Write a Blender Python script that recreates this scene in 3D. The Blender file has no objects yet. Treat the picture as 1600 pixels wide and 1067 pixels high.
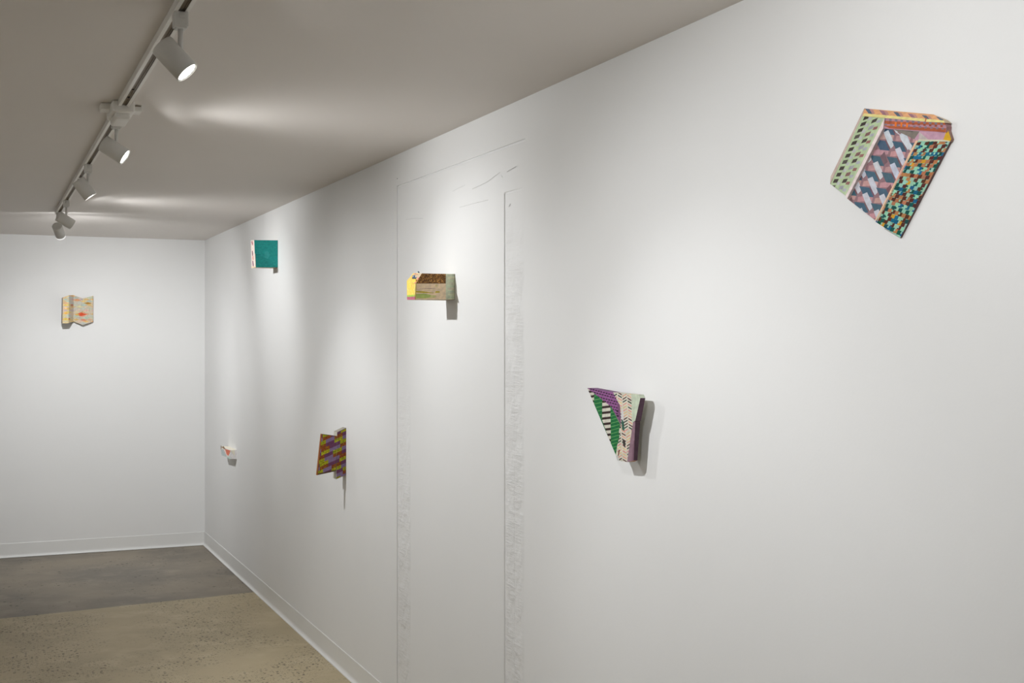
import bpy, bmesh, math, random
from mathutils import Vector, Matrix, Quaternion

random.seed(7)
S = bpy.context.scene
COL = S.collection

# ---------------------------------------------------------------- camera
FPX, HZ = 1920.0, 531.0                   # focal length in pixels, horizon row (1600 x 1067 frame)
TH = math.atan2(829.0, FPX)               # yaw of the camera away from the long wall's direction
CAM = Vector((0, 0, 1.615))
RV = Vector((math.cos(TH), -math.sin(TH), 0)); FV = Vector((math.sin(TH), math.cos(TH), 0)); UV_ = Vector((0, 0, 1))
cd = bpy.data.cameras.new('camera'); cam = bpy.data.objects.new('camera', cd); COL.objects.link(cam)
cd.sensor_width = 36; cd.lens = FPX / 1600 * 36; cd.shift_y = -(533.5 - HZ) / 1600
cd.clip_start = 0.02
cam.location = CAM; cam.rotation_euler = (math.pi / 2, 0, -TH)
S.camera = cam

# ---------------------------------------------------------------- world, exposure
w = bpy.data.worlds.new('world'); S.world = w; w.use_nodes = True
w.node_tree.nodes['Background'].inputs[0].default_value = (0.02, 0.02, 0.02, 1)
w.node_tree.nodes['Background'].inputs[1].default_value = 1
S.view_settings.view_transform = 'Standard'; S.view_settings.look = 'None'
S.view_settings.gamma = 1; S.view_settings.use_curve_mapping = False
S.view_settings.exposure = 0.18
BEAM, FLOOD, SPILL = 23.0, 31.0, 0.45      # watts of each lamp's core beam, of its wide skirt and of its stray light
LAMP = (0.972, 0.986, 1.0)

# ---------------------------------------------------------------- room dimensions
W, B, H = 1.617, 9.856, 2.40              # right wall x, back wall y, ceiling height
XL, YF = -3.4, -3.2                       # left wall x, wall behind the camera y

def ray(px, py): return RV * ((px - 800) / FPX) + FV + UV_ * ((HZ - py) / FPX)
def at_x(px, py, x): r = ray(px, py); return CAM + r * (x / r.x)
def at_y(px, py, y): r = ray(px, py); return CAM + r * (y / r.y)

# ---------------------------------------------------------------- materials
def s2l(c):
    c = c / 255.0
    return c / 12.92 if c <= 0.04045 else ((c + 0.055) / 1.055) ** 2.4
def lin(rgb, g=1.0): return tuple(min(0.95, s2l(v) * g) for v in rgb) + (1,)

def mat(name, rgb, rough=0.6, spec=0.3, noise=0.0, nscale=20.0, bump=0.0, bscale=200.0, metallic=0.0):
    m = bpy.data.materials.new(name); m.use_nodes = True
    nt = m.node_tree; b = nt.nodes['Principled BSDF']
    b.inputs['Roughness'].default_value = rough; b.inputs['Specular IOR Level'].default_value = spec
    b.inputs['Metallic'].default_value = metallic
    tc = nt.nodes.new('ShaderNodeTexCoord')
    n = nt.nodes.new('ShaderNodeTexNoise'); n.inputs['Scale'].default_value = nscale; n.inputs['Detail'].default_value = 4
    nt.links.new(tc.outputs['Object'], n.inputs['Vector'])
    r = nt.nodes.new('ShaderNodeValToRGB')
    c = lin(rgb)
    r.color_ramp.elements[0].position = 0.3; r.color_ramp.elements[1].position = 0.7
    r.color_ramp.elements[0].color = tuple(v * (1 - noise) for v in c[:3]) + (1,)
    r.color_ramp.elements[1].color = tuple(min(1, v * (1 + noise)) for v in c[:3]) + (1,)
    nt.links.new(n.outputs['Fac'], r.inputs['Fac']); nt.links.new(r.outputs['Color'], b.inputs['Base Color'])
    if bump:
        n2 = nt.nodes.new('ShaderNodeTexNoise'); n2.inputs['Scale'].default_value = bscale; n2.inputs['Detail'].default_value = 3
        nt.links.new(tc.outputs['Object'], n2.inputs['Vector'])
        bp = nt.nodes.new('ShaderNodeBump'); bp.inputs['Strength'].default_value = bump; bp.inputs['Distance'].default_value = 0.002
        nt.links.new(n2.outputs['Fac'], bp.inputs['Height']); nt.links.new(bp.outputs['Normal'], b.inputs['Normal'])
    return m

WALLC = (233, 233, 232)
M_wall = mat('white_wall_paint', WALLC, 0.7, 0.2, 0.006, 3, 0.05, 140)
M_ceil = mat('ceiling_paint', (228, 222, 216), 0.6, 0.25, 0.006, 3, 0.04, 140)
M_base = mat('vinyl_cove_base', (231, 231, 229), 0.42, 0.4, 0.01, 6)
M_white = mat('white_powder_coat', (216, 214, 209), 0.45, 0.4, 0.01, 60)
M_track = mat('white_track_enamel', (236, 233, 227), 0.45, 0.4, 0.01, 60)
M_slot = mat('track_slot_plastic', (128, 116, 98), 0.6, 0.3, 0.08, 90)
M_copper = mat('track_conductor', (120, 100, 74), 0.4, 0.5, 0.05, 60, metallic=0.6)
M_black = mat('dark_screw', (40, 37, 34), 0.5, 0.4, 0.05, 200)
M_steel = mat('bright_screw', (190, 190, 188), 0.25, 0.5, 0.02, 100, metallic=0.8)
M_ring = mat('frosted_bezel', (236, 236, 232), 0.4, 0.4, 0.0, 60)
M_scratch = mat('plaster_ridge', (222, 222, 221), 0.8, 0.1, 0.02, 40)

def wall_right_material():
    """white paint; joint-compound tool marks as fine relief along the taped seams of a closed-up doorway"""
    m = mat('white_wall_paint_patched', WALLC, 0.7, 0.2, 0.006, 3)
    nt = m.node_tree; b = nt.nodes['Principled BSDF']; L = nt.links.new
    g = nt.nodes.new('ShaderNodeNewGeometry'); sp = nt.nodes.new('ShaderNodeSeparateXYZ'); L(g.outputs['Position'], sp.inputs[0])
    def mapr(sock, a, bb, c, d):
        n = nt.nodes.new('ShaderNodeMapRange'); n.interpolation_type = 'SMOOTHSTEP'
        for i, v in enumerate((a, bb, c, d)): n.inputs[i + 1].default_value = v
        L(sock, n.inputs[0]); return n.outputs[0]
    def mul(a, c):
        n = nt.nodes.new('ShaderNodeMath'); n.operation = 'MULTIPLY'
        for i, s in enumerate((a, c)):
            if isinstance(s, (int, float)): n.inputs[i].default_value = s
            else: L(s, n.inputs[i])
        return n.outputs[0]
    def add(a, c):
        n = nt.nodes.new('ShaderNodeMath'); n.operation = 'ADD'; L(a, n.inputs[0]); L(c, n.inputs[1]); return n.outputs[0]
    Y, Z = sp.outputs['Y'], sp.outputs['Z']
    def band(y0, y1, z1, z2): # mask between y0 and y1, below z2 fading from z1
        return mul(mul(mapr(Y, y0 - 0.02, y0 + 0.02, 0, 1), mapr(Y, y1 - 0.004, y1 + 0.004, 1, 0)), mapr(Z, z1, z2, 1, 0))
    mask = add(band(3.66, 3.80, 1.9, 2.10), band(4.80, 4.955, 0.9, 1.7))
    mp = nt.nodes.new('ShaderNodeMapping'); mp.inputs['Scale'].default_value = (1, 3.5, 26); mp.inputs['Rotation'].default_value = (0.12, 0, 0)
    L(g.outputs['Position'], mp.inputs[0])
    n1 = nt.nodes.new('ShaderNodeTexNoise'); n1.inputs['Scale'].default_value = 2.2; n1.inputs['Detail'].default_value = 8; n1.inputs['Roughness'].default_value = 0.7
    L(mp.outputs[0], n1.inputs['Vector'])
    n2 = nt.nodes.new('ShaderNodeTexNoise'); n2.inputs['Scale'].default_value = 14; n2.inputs['Detail'].default_value = 2
    L(g.outputs['Position'], n2.inputs['Vector'])
    mm = mul(mul(n1.outputs['Fac'], mapr(n2.outputs['Fac'], 0.35, 0.6, 0.25, 1.0)), mask)
    n3 = nt.nodes.new('ShaderNodeTexNoise'); n3.inputs['Scale'].default_value = 140
    L(g.outputs['Position'], n3.inputs['Vector'])
    hgt = add(mm, mul(n3.outputs['Fac'], 0.02))
    bp = nt.nodes.new('ShaderNodeBump'); bp.inputs['Strength'].default_value = 0.6; bp.inputs['Distance'].default_value = 0.012
    L(hgt, bp.inputs['Height']); L(bp.outputs['Normal'], b.inputs['Normal'])
    return m

def concrete(name, base, dark, stain, speck, sz):
    m = bpy.data.materials.new(name); m.use_nodes = True
    nt = m.node_tree; b = nt.nodes['Principled BSDF']; L = nt.links.new
    b.inputs['Roughness'].default_value = 0.55; b.inputs['Specular IOR Level'].default_value = 0.3
    g = nt.nodes.new('ShaderNodeNewGeometry')
    def noise(sc, det=4):
        n = nt.nodes.new('ShaderNodeTexNoise'); n.inputs['Scale'].default_value = sc; n.inputs['Detail'].default_value = det
        L(g.outputs['Position'], n.inputs['Vector']); return n.outputs['Fac']
    def ramp(sock, p0, p1):
        r = nt.nodes.new('ShaderNodeMapRange'); r.inputs[1].default_value = p0; r.inputs[2].default_value = p1; L(sock, r.inputs[0]); return r.outputs[0]
    def mix(f, a, c):
        n = nt.nodes.new('ShaderNodeMix'); n.data_type = 'RGBA'
        L(f, n.inputs[0])
        for i, s in ((6, a), (7, c)):
            if isinstance(s, tuple): n.inputs[i].default_value = s
            else: L(s, n.inputs[i])
        return n.outputs[2]
    c = mix(ramp(noise(1.3), 0.38, 0.62), lin(base), lin(dark))
    c = mix(ramp(noise(5.5, 6), 0.5, 0.75), c, lin(stain))
    def mul(a, k):
        n = nt.nodes.new('ShaderNodeMath'); n.operation = 'MULTIPLY'; L(a, n.inputs[0])
        if isinstance(k, float): n.inputs[1].default_value = k
        else: L(k, n.inputs[1])
        return n.outputs[0]
    # exposed aggregate: dark and pale chips
    for sc, col, thr, amt in ((sz, (58, 52, 44), 0.34, 0.85), (sz * 1.45, (165, 156, 138), 0.28, 0.7), (sz * 2.4, (70, 62, 52), 0.40, 0.6)):
        v = nt.nodes.new('ShaderNodeTexVoronoi'); v.inputs['Scale'].default_value = sc; L(g.outputs['Position'], v.inputs['Vector'])
        wn = nt.nodes.new('ShaderNodeSeparateColor'); L(v.outputs['Color'], wn.inputs[0])
        pick = ramp(wn.outputs[0], 1 - speck, 1 - speck + 0.02)
        near = ramp(v.outputs['Distance'], thr, thr - 0.1)
        patch = ramp(noise(2.1, 3), 0.38, 0.58)
        c = mix(mul(mul(mul(pick, near), patch), amt), c, lin(col))
    L(c, b.inputs['Base Color'])
    bp = nt.nodes.new('ShaderNodeBump'); bp.inputs['Strength'].default_value = 0.15; bp.inputs['Distance'].default_value = 0.002
    L(noise(60), bp.inputs['Height']); L(bp.outputs['Normal'], b.inputs['Normal'])
    return m

def paint_material():
    m = bpy.data.materials.new('hand_painted_colours'); m.use_nodes = True
    nt = m.node_tree; b = nt.nodes['Principled BSDF']; L = nt.links.new
    b.inputs['Roughness'].default_value = 0.55; b.inputs['Specular IOR Level'].default_value = 0.25
    a = nt.nodes.new('ShaderNodeAttribute'); a.attribute_name = 'paint'
    g = nt.nodes.new('ShaderNodeNewGeometry')
    n = nt.nodes.new('ShaderNodeTexNoise'); n.inputs['Scale'].default_value = 90; n.inputs['Detail'].default_value = 4
    L(g.outputs['Position'], n.inputs['Vector'])
    r = nt.nodes.new('ShaderNodeMapRange'); r.inputs[1].default_value = 0.3; r.inputs[2].default_value = 0.7; r.inputs[3].default_value = 0.84; r.inputs[4].default_value = 1.12
    L(n.outputs['Fac'], r.inputs[0])
    mx = nt.nodes.new('ShaderNodeVectorMath'); mx.operation = 'SCALE'
    L(a.outputs['Color'], mx.inputs[0]); L(r.outputs[0], mx.inputs['Scale']); L(mx.outputs[0], b.inputs['Base Color'])
    return m
M_paint = paint_material()
M_ply = mat('bare_plywood', (196, 178, 150), 0.6, 0.2, 0.08, 60)

def emit_material(name, power):
    m = bpy.data.materials.new(name); m.use_nodes = True
    nt = m.node_tree; nt.nodes.remove(nt.nodes['Principled BSDF'])
    e = nt.nodes.new('ShaderNodeEmission'); e.inputs[0].default_value = (1, 0.98, 0.95, 1); e.inputs[1].default_value = power
    nt.links.new(e.outputs[0], nt.nodes['Material Output'].inputs[0])
    return m
M_lens = emit_material('led_lens', 12.0); M_glow = emit_material('lit_frosted_collar', 0.75)

# ---------------------------------------------------------------- mesh helpers
def link(name, bm, m, parent=None, smooth=False):
    me = bpy.data.meshes.new(name); bm.normal_update(); bm.to_mesh(me); bm.free()
    if smooth:
        for p in me.polygons: p.use_smooth = True
    me.materials.append(m)
    o = bpy.data.objects.new(name, me); COL.objects.link(o)
    if parent: o.parent = parent
    return o
def tag(o, label=None, cat=None, group=None, kind=None):
    for k, v in (('label', label), ('category', cat), ('group', group), ('kind', kind)):
        if v: o[k] = v
    return o
def empty(name, loc):
    o = bpy.data.objects.new(name, None); COL.objects.link(o); o.location = loc; o.empty_display_size = 0.05
    return o
def add_box(bm, lo, hi, bevel=0.0):
    r = bmesh.ops.create_cube(bm, size=1)
    lo, hi = Vector(lo), Vector(hi); c = (lo + hi) / 2; s = hi - lo
    for v in r['verts']: v.co = Vector((v.co.x * s.x, v.co.y * s.y, v.co.z * s.z)) + c
    if bevel:
        es = list({e for v in r['verts'] for e in v.link_edges})
        bmesh.ops.bevel(bm, geom=es, offset=bevel, segments=2, affect='EDGES', profile=0.5)
def box(name, lo, hi, m, parent=None, bevel=0.0):
    bm = bmesh.new(); add_box(bm, lo, hi, bevel); return link(name, bm, m, parent)
def lathe(bm, prof, seg=40, close=False):
    """profile of (radius, z) revolved about z"""
    rings = []
    for r, z in prof:
        if r < 1e-6: rings.append([bm.verts.new((0, 0, z))])
        else: rings.append([bm.verts.new((r * math.cos(2 * math.pi * k / seg), r * math.sin(2 * math.pi * k / seg), z)) for k in range(seg)])
    for a, b in zip(rings, rings[1:]):
        for k in range(seg):
            k2 = (k + 1) % seg
            if len(a) == 1: bm.faces.new((a[0], b[k], b[k2]))
            elif len(b) == 1: bm.faces.new((a[k2], a[k], b[0]))
            else: bm.faces.new((a[k], b[k], b[k2], a[k2]))
    bmesh.ops.recalc_face_normals(bm, faces=bm.faces)
def profile_sweep(bm, prof, p0, p1, xdir):
    """closed profile of (out, up) swept from p0 to p1; 'out' runs along xdir"""
    xd = Vector(xdir); rings = []
    for p in (Vector(p0), Vector(p1)):
        rings.append([bm.verts.new(p + xd * a + Vector((0, 0, 1)) * c) for a, c in prof])
    n = len(prof)
    for i in range(n):
        j = (i + 1) % n; bm.faces.new((rings[0][i], rings[0][j], rings[1][j], rings[1][i]))
    bm.faces.new(rings[0]); bm.faces.new(list(reversed(rings[1])))
    bmesh.ops.recalc_face_normals(bm, faces=bm.faces)

# ---------------------------------------------------------------- room shell
T = 0.12
tag(box('ceiling', (XL - T, YF - T, H), (W + T, B + T, H + T), M_ceil), kind='structure')
tag(box('wall_back', (XL - T, B, 0), (W + T, B + T, H), M_wall), kind='structure')
tag(box('wall_left', (XL - T, YF, 0), (XL, B, H), M_wall), kind='structure')
tag(box('wall_front', (XL - T, YF - T, 0), (W + T, YF, H), M_wall), kind='structure')

# floor: sub-base plus two slabs of concrete that meet in a wandering seam
fl = tag(box('floor', (XL - T, YF - T, -0.25), (W + T, B + T, -0.08), M_black), kind='structure')
M_near = concrete('ground_brown_concrete', (184, 169, 138), (170, 156, 127), (194, 180, 150), 0.50, 46)
M_far = concrete('grey_concrete', (144, 134, 119), (120, 114, 105), (150, 140, 125), 0.10, 30)
def slab(m, far):
    bm = bmesh.new(); rnd = random.Random(3); n = 60; seam = []
    for i in range(n + 1):
        x = XL - T + (W + 2 * T - XL) * i / n
        seam.append((x, 7.715 + 0.107 * (x - 0.1) + rnd.uniform(-0.008, 0.008) + (0.0035 if far else -0.0035)))
    yy = B + T if far else YF - T
    pts = seam + [(W + T, yy), (XL - T, yy)]
    top = -0.0 if not far else -0.0025
    a = [bm.verts.new((x, y, top)) for x, y in pts]; b = [bm.verts.new((x, y, -0.08)) for x, y in pts]
    bm.faces.new(a); bm.faces.new(b)
    for i in range(len(pts)):
        j = (i + 1) % len(pts); bm.faces.new((a[i], a[j], b[j], b[i]))
    bmesh.ops.triangulate(bm, faces=[f for f in bm.faces if len(f.verts) > 4])
    bmesh.ops.recalc_face_normals(bm, faces=bm.faces)
    return link('concrete_slab', bm, m, fl)
tag(slab(M_near, False), label='brown ground concrete with exposed aggregate')
tag(slab(M_far, True), label='smooth grey concrete at the far end')

# right wall: one solid whose face carries the grooves left by a closed-up doorway
YL, YI, YC = at_x(622, 300, W).y, at_x(789, 400, W).y, at_x(804, 800, W).y
YTE, YIE = at_x(819, 221, W).y, at_x(819, 300, W).y
ZT, ZI = 2.262, 2.108
def relief(y, z):
    """how far the painted face stands proud (+) or recessed (-) in metres"""
    d = 0.0
    if z <= ZT and YTE < y <= YL: d += 0.0025 * min(1, (y - YTE) / 0.5)      # feathered board of the infill
    if z <= ZT + 0.0045 and YL < y < YL + 0.0165: d -= 0.010
    if abs(z - (ZT + 0.002)) < 0.0028 and YTE - 0.001 <= y <= YL + 0.016: d -= 0.0035
    if z <= ZI and abs(y - YI) < 0.0045: d -= 0.0035
    if abs(z - ZI) < 0.0025 and YIE <= y <= YI: d -= 0.003 * (y - YIE) / (YI - YIE)
    if abs(y - YC) < 0.002 and 0.45 < z < 1.52: d -= 0.0007
    return d
ys = sorted({YF, 0, 1, 2, 3, YIE, YTE - 0.01, YTE, YC - 0.003, YC - 0.0015, YC + 0.0015, YC + 0.003, YI - 0.006, YI - 0.004, YI + 0.004, YI + 0.006,
             YI + 0.1, YI + 0.3, YI + 0.5, YI + 0.8, YL - 0.01, YL - 0.001, YL + 0.0015, YL + 0.0155, YL + 0.0175, 6, 7, 8, 9, B})
zs = sorted({0, 0.447, 0.452, 1.0, 1.518, 1.523, ZI - 0.004, ZI - 0.002, ZI + 0.002, ZI + 0.004, ZT - 0.003, ZT - 0.0005, ZT + 0.0045, ZT + 0.006, H})
bm = bmesh.new()
grid = [[bm.verts.new((W - relief(y, z), y, z)) for z in zs] for y in ys]
for i in range(len(ys) - 1):
    for j in range(len(zs) - 1):
        bm.faces.new((grid[i][j], grid[i][j + 1], grid[i + 1][j + 1], grid[i + 1][j]))
bc = [bm.verts.new((W + T, y, z)) for y, z in ((YF, 0), (YF, H), (B, H), (B, 0))]
bm.faces.new(bc)
bm.faces.new([grid[0][j] for j in range(len(zs))] + [bc[1], bc[0]])
bm.faces.new([grid[-1][j] for j in range(len(zs))] + [bc[2], bc[3]])
bm.faces.new([grid[i][0] for i in range(len(ys))] + [bc[3], bc[0]])
bm.faces.new([grid[i][-1] for i in range(len(ys))] + [bc[2], bc[1]])
bmesh.ops.recalc_face_normals(bm, faces=bm.faces)
wall_r = tag(link('wall_right', bm, wall_right_material()), kind='structure')
# trowel scratches and filler blobs on the patched wall
for pts in ([(708, 299), (717, 294), (728, 289)], [(739, 295), (752, 289), (764, 283), (774, 275), (782, 269)], [(793, 268), (800, 264), (807, 260)],
            [(719, 324), (740, 318), (764, 312)], [(786, 277), (784, 274)], [(798, 318), (796, 323)], [(635, 343), (650, 341), (662, 341)]):
    bm = bmesh.new(); q = [at_x(a, b, W) for a, b in pts]
    for p0, p1 in zip(q, q[1:]):
        d = (p1 - p0).normalized(); s = Vector((0, -d.z, d.y)) * 0.0014
        v = [bm.verts.new(p) for p in (p0 + s, p1 + s, p1 - s, p0 - s)]
        t = [bm.verts.new(p - Vector((0.0007, 0, 0))) for p in (p0, p1)]
        bm.faces.new((v[0], v[1], t[1], t[0])); bm.faces.new((t[0], t[1], v[2], v[3])); bm.faces.new((v[0], t[0], v[3])); bm.faces.new((v[1], v[2], t[1]))
    for v in bm.verts: v.co.x -= 0.0026
    bmesh.ops.recalc_face_normals(bm, faces=bm.faces)
    link('plaster_scratch', bm, M_scratch, wall_r)
p = at_x(621, 279, W); bm = bmesh.new(); lathe(bm, [(0, 0.0), (0.0022, 0.0), (0.0016, 0.0012), (0, 0.0015)], 10)
bmesh.ops.transform(bm, matrix=Matrix.Translation(p) @ Matrix.Rotation(-math.pi / 2, 4, 'Y'), verts=bm.verts); link('nail_hole', bm, M_black, wall_r)

# vinyl cove base with its flared toe
cove = [(0, 0.104), (0.0026, 0.104), (0.0036, 0.102), (0.0036, 0.026)]
for k in range(6):
    a = math.radians(90 * k / 5); cove.append((0.0036 + 0.013 * (1 - math.cos(a)), 0.004 + 0.019 * (1 - math.sin(a))))
cove += [(0.0175, 0.0), (0, 0.0)]
def baseboard(name, p0, p1, xdir):
    bm = bmesh.new(); profile_sweep(bm, cove, p0, p1, xdir); return tag(link(name, bm, M_base), kind='structure')
baseboard('baseboard_right', (W, YF, 0), (W, B, 0), (-1, 0, 0))
baseboard('baseboard_back', (XL, B, 0), (W - 0.004, B, 0), (0, -1, 0))
baseboard('baseboard_left', (XL, YF, 0), (XL, B, 0), (1, 0, 0))

# ---------------------------------------------------------------- ceiling track
TX, TY0, TY1, TZ = 0.428, -2.4, 7.97, 2.38        # axis of the track, its ends, underside
CY, CH = 4.30, 0.10                                    # feed canopy: centre and half length, where two track lengths meet
def loc(o, parent): o.parent = parent; o.matrix_parent_inverse = Matrix.Translation(-parent.location); return o
hw = 0.0175
def track_length(x, y0, y1, label, cap0, cap1, screws, group=None):
    root = tag(empty('lighting_track', (x, (y0 + y1) / 2, H)), label, 'track', group)
    a, b = y0 + (0.012 if cap0 else 0), y1 - (0.012 if cap1 else 0)
    def sweep(name, prof, m):
        bm = bmesh.new(); profile_sweep(bm, prof, (x, a, 0), (x, b, 0), (1, 0, 0)); return loc(link(name, bm, m), root)
    sweep('rail', [(-hw, H), (-hw, TZ), (-hw + 0.0095, TZ), (-hw + 0.0095, TZ + 0.0018), (-hw + 0.0025, TZ + 0.0018), (-hw + 0.0025, H - 0.003),
                   (hw - 0.0025, H - 0.003), (hw - 0.0025, TZ + 0.0018), (hw - 0.0095, TZ + 0.0018), (hw - 0.0095, TZ), (hw, TZ), (hw, H)], M_track)
    sweep('slot_liner', [(-hw + 0.003, H - 0.0035), (-hw + 0.003, H - 0.0145), (hw - 0.003, H - 0.0145), (hw - 0.003, H - 0.0035)], M_slot)
    for q in (-0.0055, 0.0055):
        sweep('conductor_strip', [(q - 0.0015, H - 0.0165), (q + 0.0015, H - 0.0165), (q + 0.0015, H - 0.0145), (q - 0.0015, H - 0.0145)], M_copper)
    for on, y in ((cap0, y0), (cap1, y1 - 0.012)):
        if on: bm = bmesh.new(); add_box(bm, (x - hw - 0.001, y, TZ - 0.001), (x + hw + 0.001, y + 0.012, H), 0.002); loc(link('end_cap', bm, M_track), root)
    for y in screws:
        bm = bmesh.new(); lathe(bm, [(0, 0), (0.0045, 0), (0.0038, -0.0028), (0, -0.0034)], 14)
        o = link('screw', bm, M_black); o.location = (x, y, H - 0.0146); loc(o, root)
    return root
track_length(TX, TY0, CY - CH, 'white dark-slotted lighting track length running from the feed canopy past the large relief', True, False, (1.6, 3.05, 3.93, 4.06))
far = track_length(TX, CY + CH, TY1, 'white lighting track length between the feed canopy and the back wall', False, True, (4.62, 6.10))
bm = bmesh.new(); add_box(bm, (TX - hw, 6.16, TZ + 0.001), (TX + hw, 6.185, TZ + 0.003), 0.0008); loc(link('slot_bridge', bm, M_track), far)
can = tag(empty('power_feed_canopy', (TX, CY, H)), 'white feed canopy with flat ears joining two track lengths on the ceiling', 'canopy')
bm = bmesh.new(); add_box(bm, (TX - 0.036, CY - CH, H - 0.037), (TX + 0.036, CY + CH, H - 0.0005), 0.006)
add_box(bm, (TX - 0.025, CY - 0.07, H - 0.056), (TX + 0.025, CY + 0.09, H - 0.034), 0.006); loc(link('housing', bm, M_track), can)
bm = bmesh.new(); add_box(bm, (TX - 0.066, CY - 0.035, H - 0.022), (TX + 0.066, CY + 0.035, H), 0.004); pl_ = loc(link('ceiling_plate', bm, M_track), can)
bm = bmesh.new(); add_box(bm, (TX + 0.040, CY - 0.0362, H - 0.006), (TX + 0.062, CY - 0.0348, H - 0.003)); o = link('seam', bm, M_slot); o.parent = pl_

# ---------------------------------------------------------------- track heads
def track_head(y, axis, label, beam=1.0, spill=1.0, cone=84, group=None, flood=None, ring=False, fcone=130):
    root = tag(empty('track_light', (TX, y, TZ)), label, 'track light', group)
    bm = bmesh.new(); add_box(bm, (-0.0165, -0.019, -0.034), (0.0165, 0.019, 0.0005), 0.0025)
    add_box(bm, (-0.013, -0.016, -0.0385), (0.013, 0.016, -0.033), 0.002)
    ad = link('adapter', bm, M_white, root)
    bm = bmesh.new(); add_box(bm, (-0.005, -0.0205, -0.016), (0.008, -0.0185, -0.003), 0.0006); link('latch', bm, M_white, ad)
    ax = Vector(axis).normalized(); pivot = Vector((0, 0, -0.084))
    bm = bmesh.new(); lathe(bm, [(0, -0.038), (0.0062, -0.038), (0.0062, -0.070), (0.0056, -0.071), (0.0056, -0.089), (0.003, -0.091), (0, -0.091)], 18)
    st = link('stem', bm, M_white, root, True)
    bm = bmesh.new(); lathe(bm, [(0, -0.091), (0.0028, -0.091), (0.0022, -0.0935), (0, -0.094)], 12); link('screw', bm, M_steel, st)
    # canister: its own +z runs along the beam; the stem meets it on the upper side, near the back
    zc = ax; xc = (Vector((0, 0, 1)) - ax * ax.z).normalized(); yc = zc.cross(xc)
    rot = Matrix((xc, yc, zc)).transposed()
    rad, ln = 0.0295, 0.088
    bm = bmesh.new()
    lathe(bm, [(0, 0), (rad - 0.003, 0), (rad - 0.0008, 0.0008), (rad, 0.003), (rad, ln), (rad - 0.0022, ln), (rad - 0.0022, ln - 0.004), (0, ln - 0.004)], 48)
    cn = link('canister', bm, M_white, root, False)
    for pz in cn.data.polygons: pz.use_smooth = abs(pz.normal.z) < 0.5
    org = pivot - xc * (rad - 0.004) - zc * 0.036
    cn.location = org; cn.rotation_mode = 'QUATERNION'; cn.rotation_quaternion = rot.to_quaternion()
    bm = bmesh.new(); lathe(bm, [(rad - 0.0022, ln - 0.004), (rad - 0.0022, ln - 0.002), (rad - 0.0045, ln - 0.002), (rad - 0.0045, ln - 0.004)], 48); link('bezel', bm, M_ring, cn, True)
    bm = bmesh.new(); lathe(bm, [(rad - 0.0045, ln - 0.0035), (rad * 0.6, ln - 0.003), (0, ln - 0.0028)], 40); link('lens', bm, M_lens, cn, True)
    if ring:   # frosted collar, lit from inside
        bm = bmesh.new(); lathe(bm, [(rad - 0.0022, ln - 0.0005), (rad - 0.0012, ln), (rad - 0.0012, ln + 0.013), (rad - 0.003, ln + 0.0135), (rad - 0.003, ln)], 48); link('frosted_collar', bm, M_glow, cn, True)
    def lamp(name, power, size, blend, soft, direction):
        ld = bpy.data.lights.new(name, 'SPOT'); ld.energy = power; ld.color = LAMP; ld.spot_size = math.radians(size); ld.spot_blend = blend
        ld.shadow_soft_size = soft
        lo = bpy.data.objects.new(name, ld); COL.objects.link(lo); lo.parent = root
        lo.location = org + zc * (ln + (0.015 if ring else 0.006)); lo.rotation_mode = 'QUATERNION'; lo.rotation_quaternion = Vector(direction).to_track_quat('-Z', 'Y')
    lamp('beam', BEAM * beam, cone, 0.9, 0.012, ax)
    lamp('flood', FLOOD * (beam if flood is None else flood), fcone, 1.0, 0.012, ax)
    lamp('stray_light', SPILL * spill, 178, 0.22, 0.006, ax)
    return root
track_head(2.95, (0.625, -0.264, -0.735), 'white track light next to the feed canopy on its side away from the back wall', 0.92, 0.5, cone=76, flood=0.85)
track_head(4.44, (0.800, -0.251, -0.544), 'white track light hanging close against the feed canopy on its back-wall side', 1.0, 1.8, cone=76, flood=0.85, fcone=141)
track_head(5.66, (0.585, -0.035, -0.810), 'white track light alone midway between the feed canopy and the end of the track', 1.15, 0.5, cone=76, flood=0.95)
track_head(7.16, (0.845, 0.17, -0.507), 'white track light next to the last one on the track, turned nearly level', 0.8, 2.6, cone=80, flood=0.8, fcone=140)
track_head(7.85, (0.25, 0.77, -0.54), 'white track light at the end of the track tilted down at the back wall', 1.85, 5.0, ring=True)
for k, y in enumerate((1.45, 0.0, -1.5)):  # out-of-view heads, added to brighten the near part of the long wall
    track_head(y, (0.88, 0.30, -0.36), 'added out-of-view white track light on the track length that runs past the large faceted relief', (0.55, 0.16, 0.16)[k], 0.5, group='added out-of-view track lights on the length running away from the back wall')
# unseen second track, added for fill light bounced off the opposite wall
TX2 = XL + 1.19
track_length(TX2, TY0, TY1, 'added unseen white lighting track for fill, along the ceiling beside the bare opposite wall', True, True, (1.6, 3.9))
TX_KEEP, TX = TX, TX2
for k, y in enumerate((-1.5, 1.0, 3.5, 6.0)):
    track_head(y, (-0.75, 0.02, -0.66), 'added unseen track light for fill, aimed at the bare opposite wall', 1.3, 0.5, group='added fill lights facing the opposite wall')
TX = TX_KEEP

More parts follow.
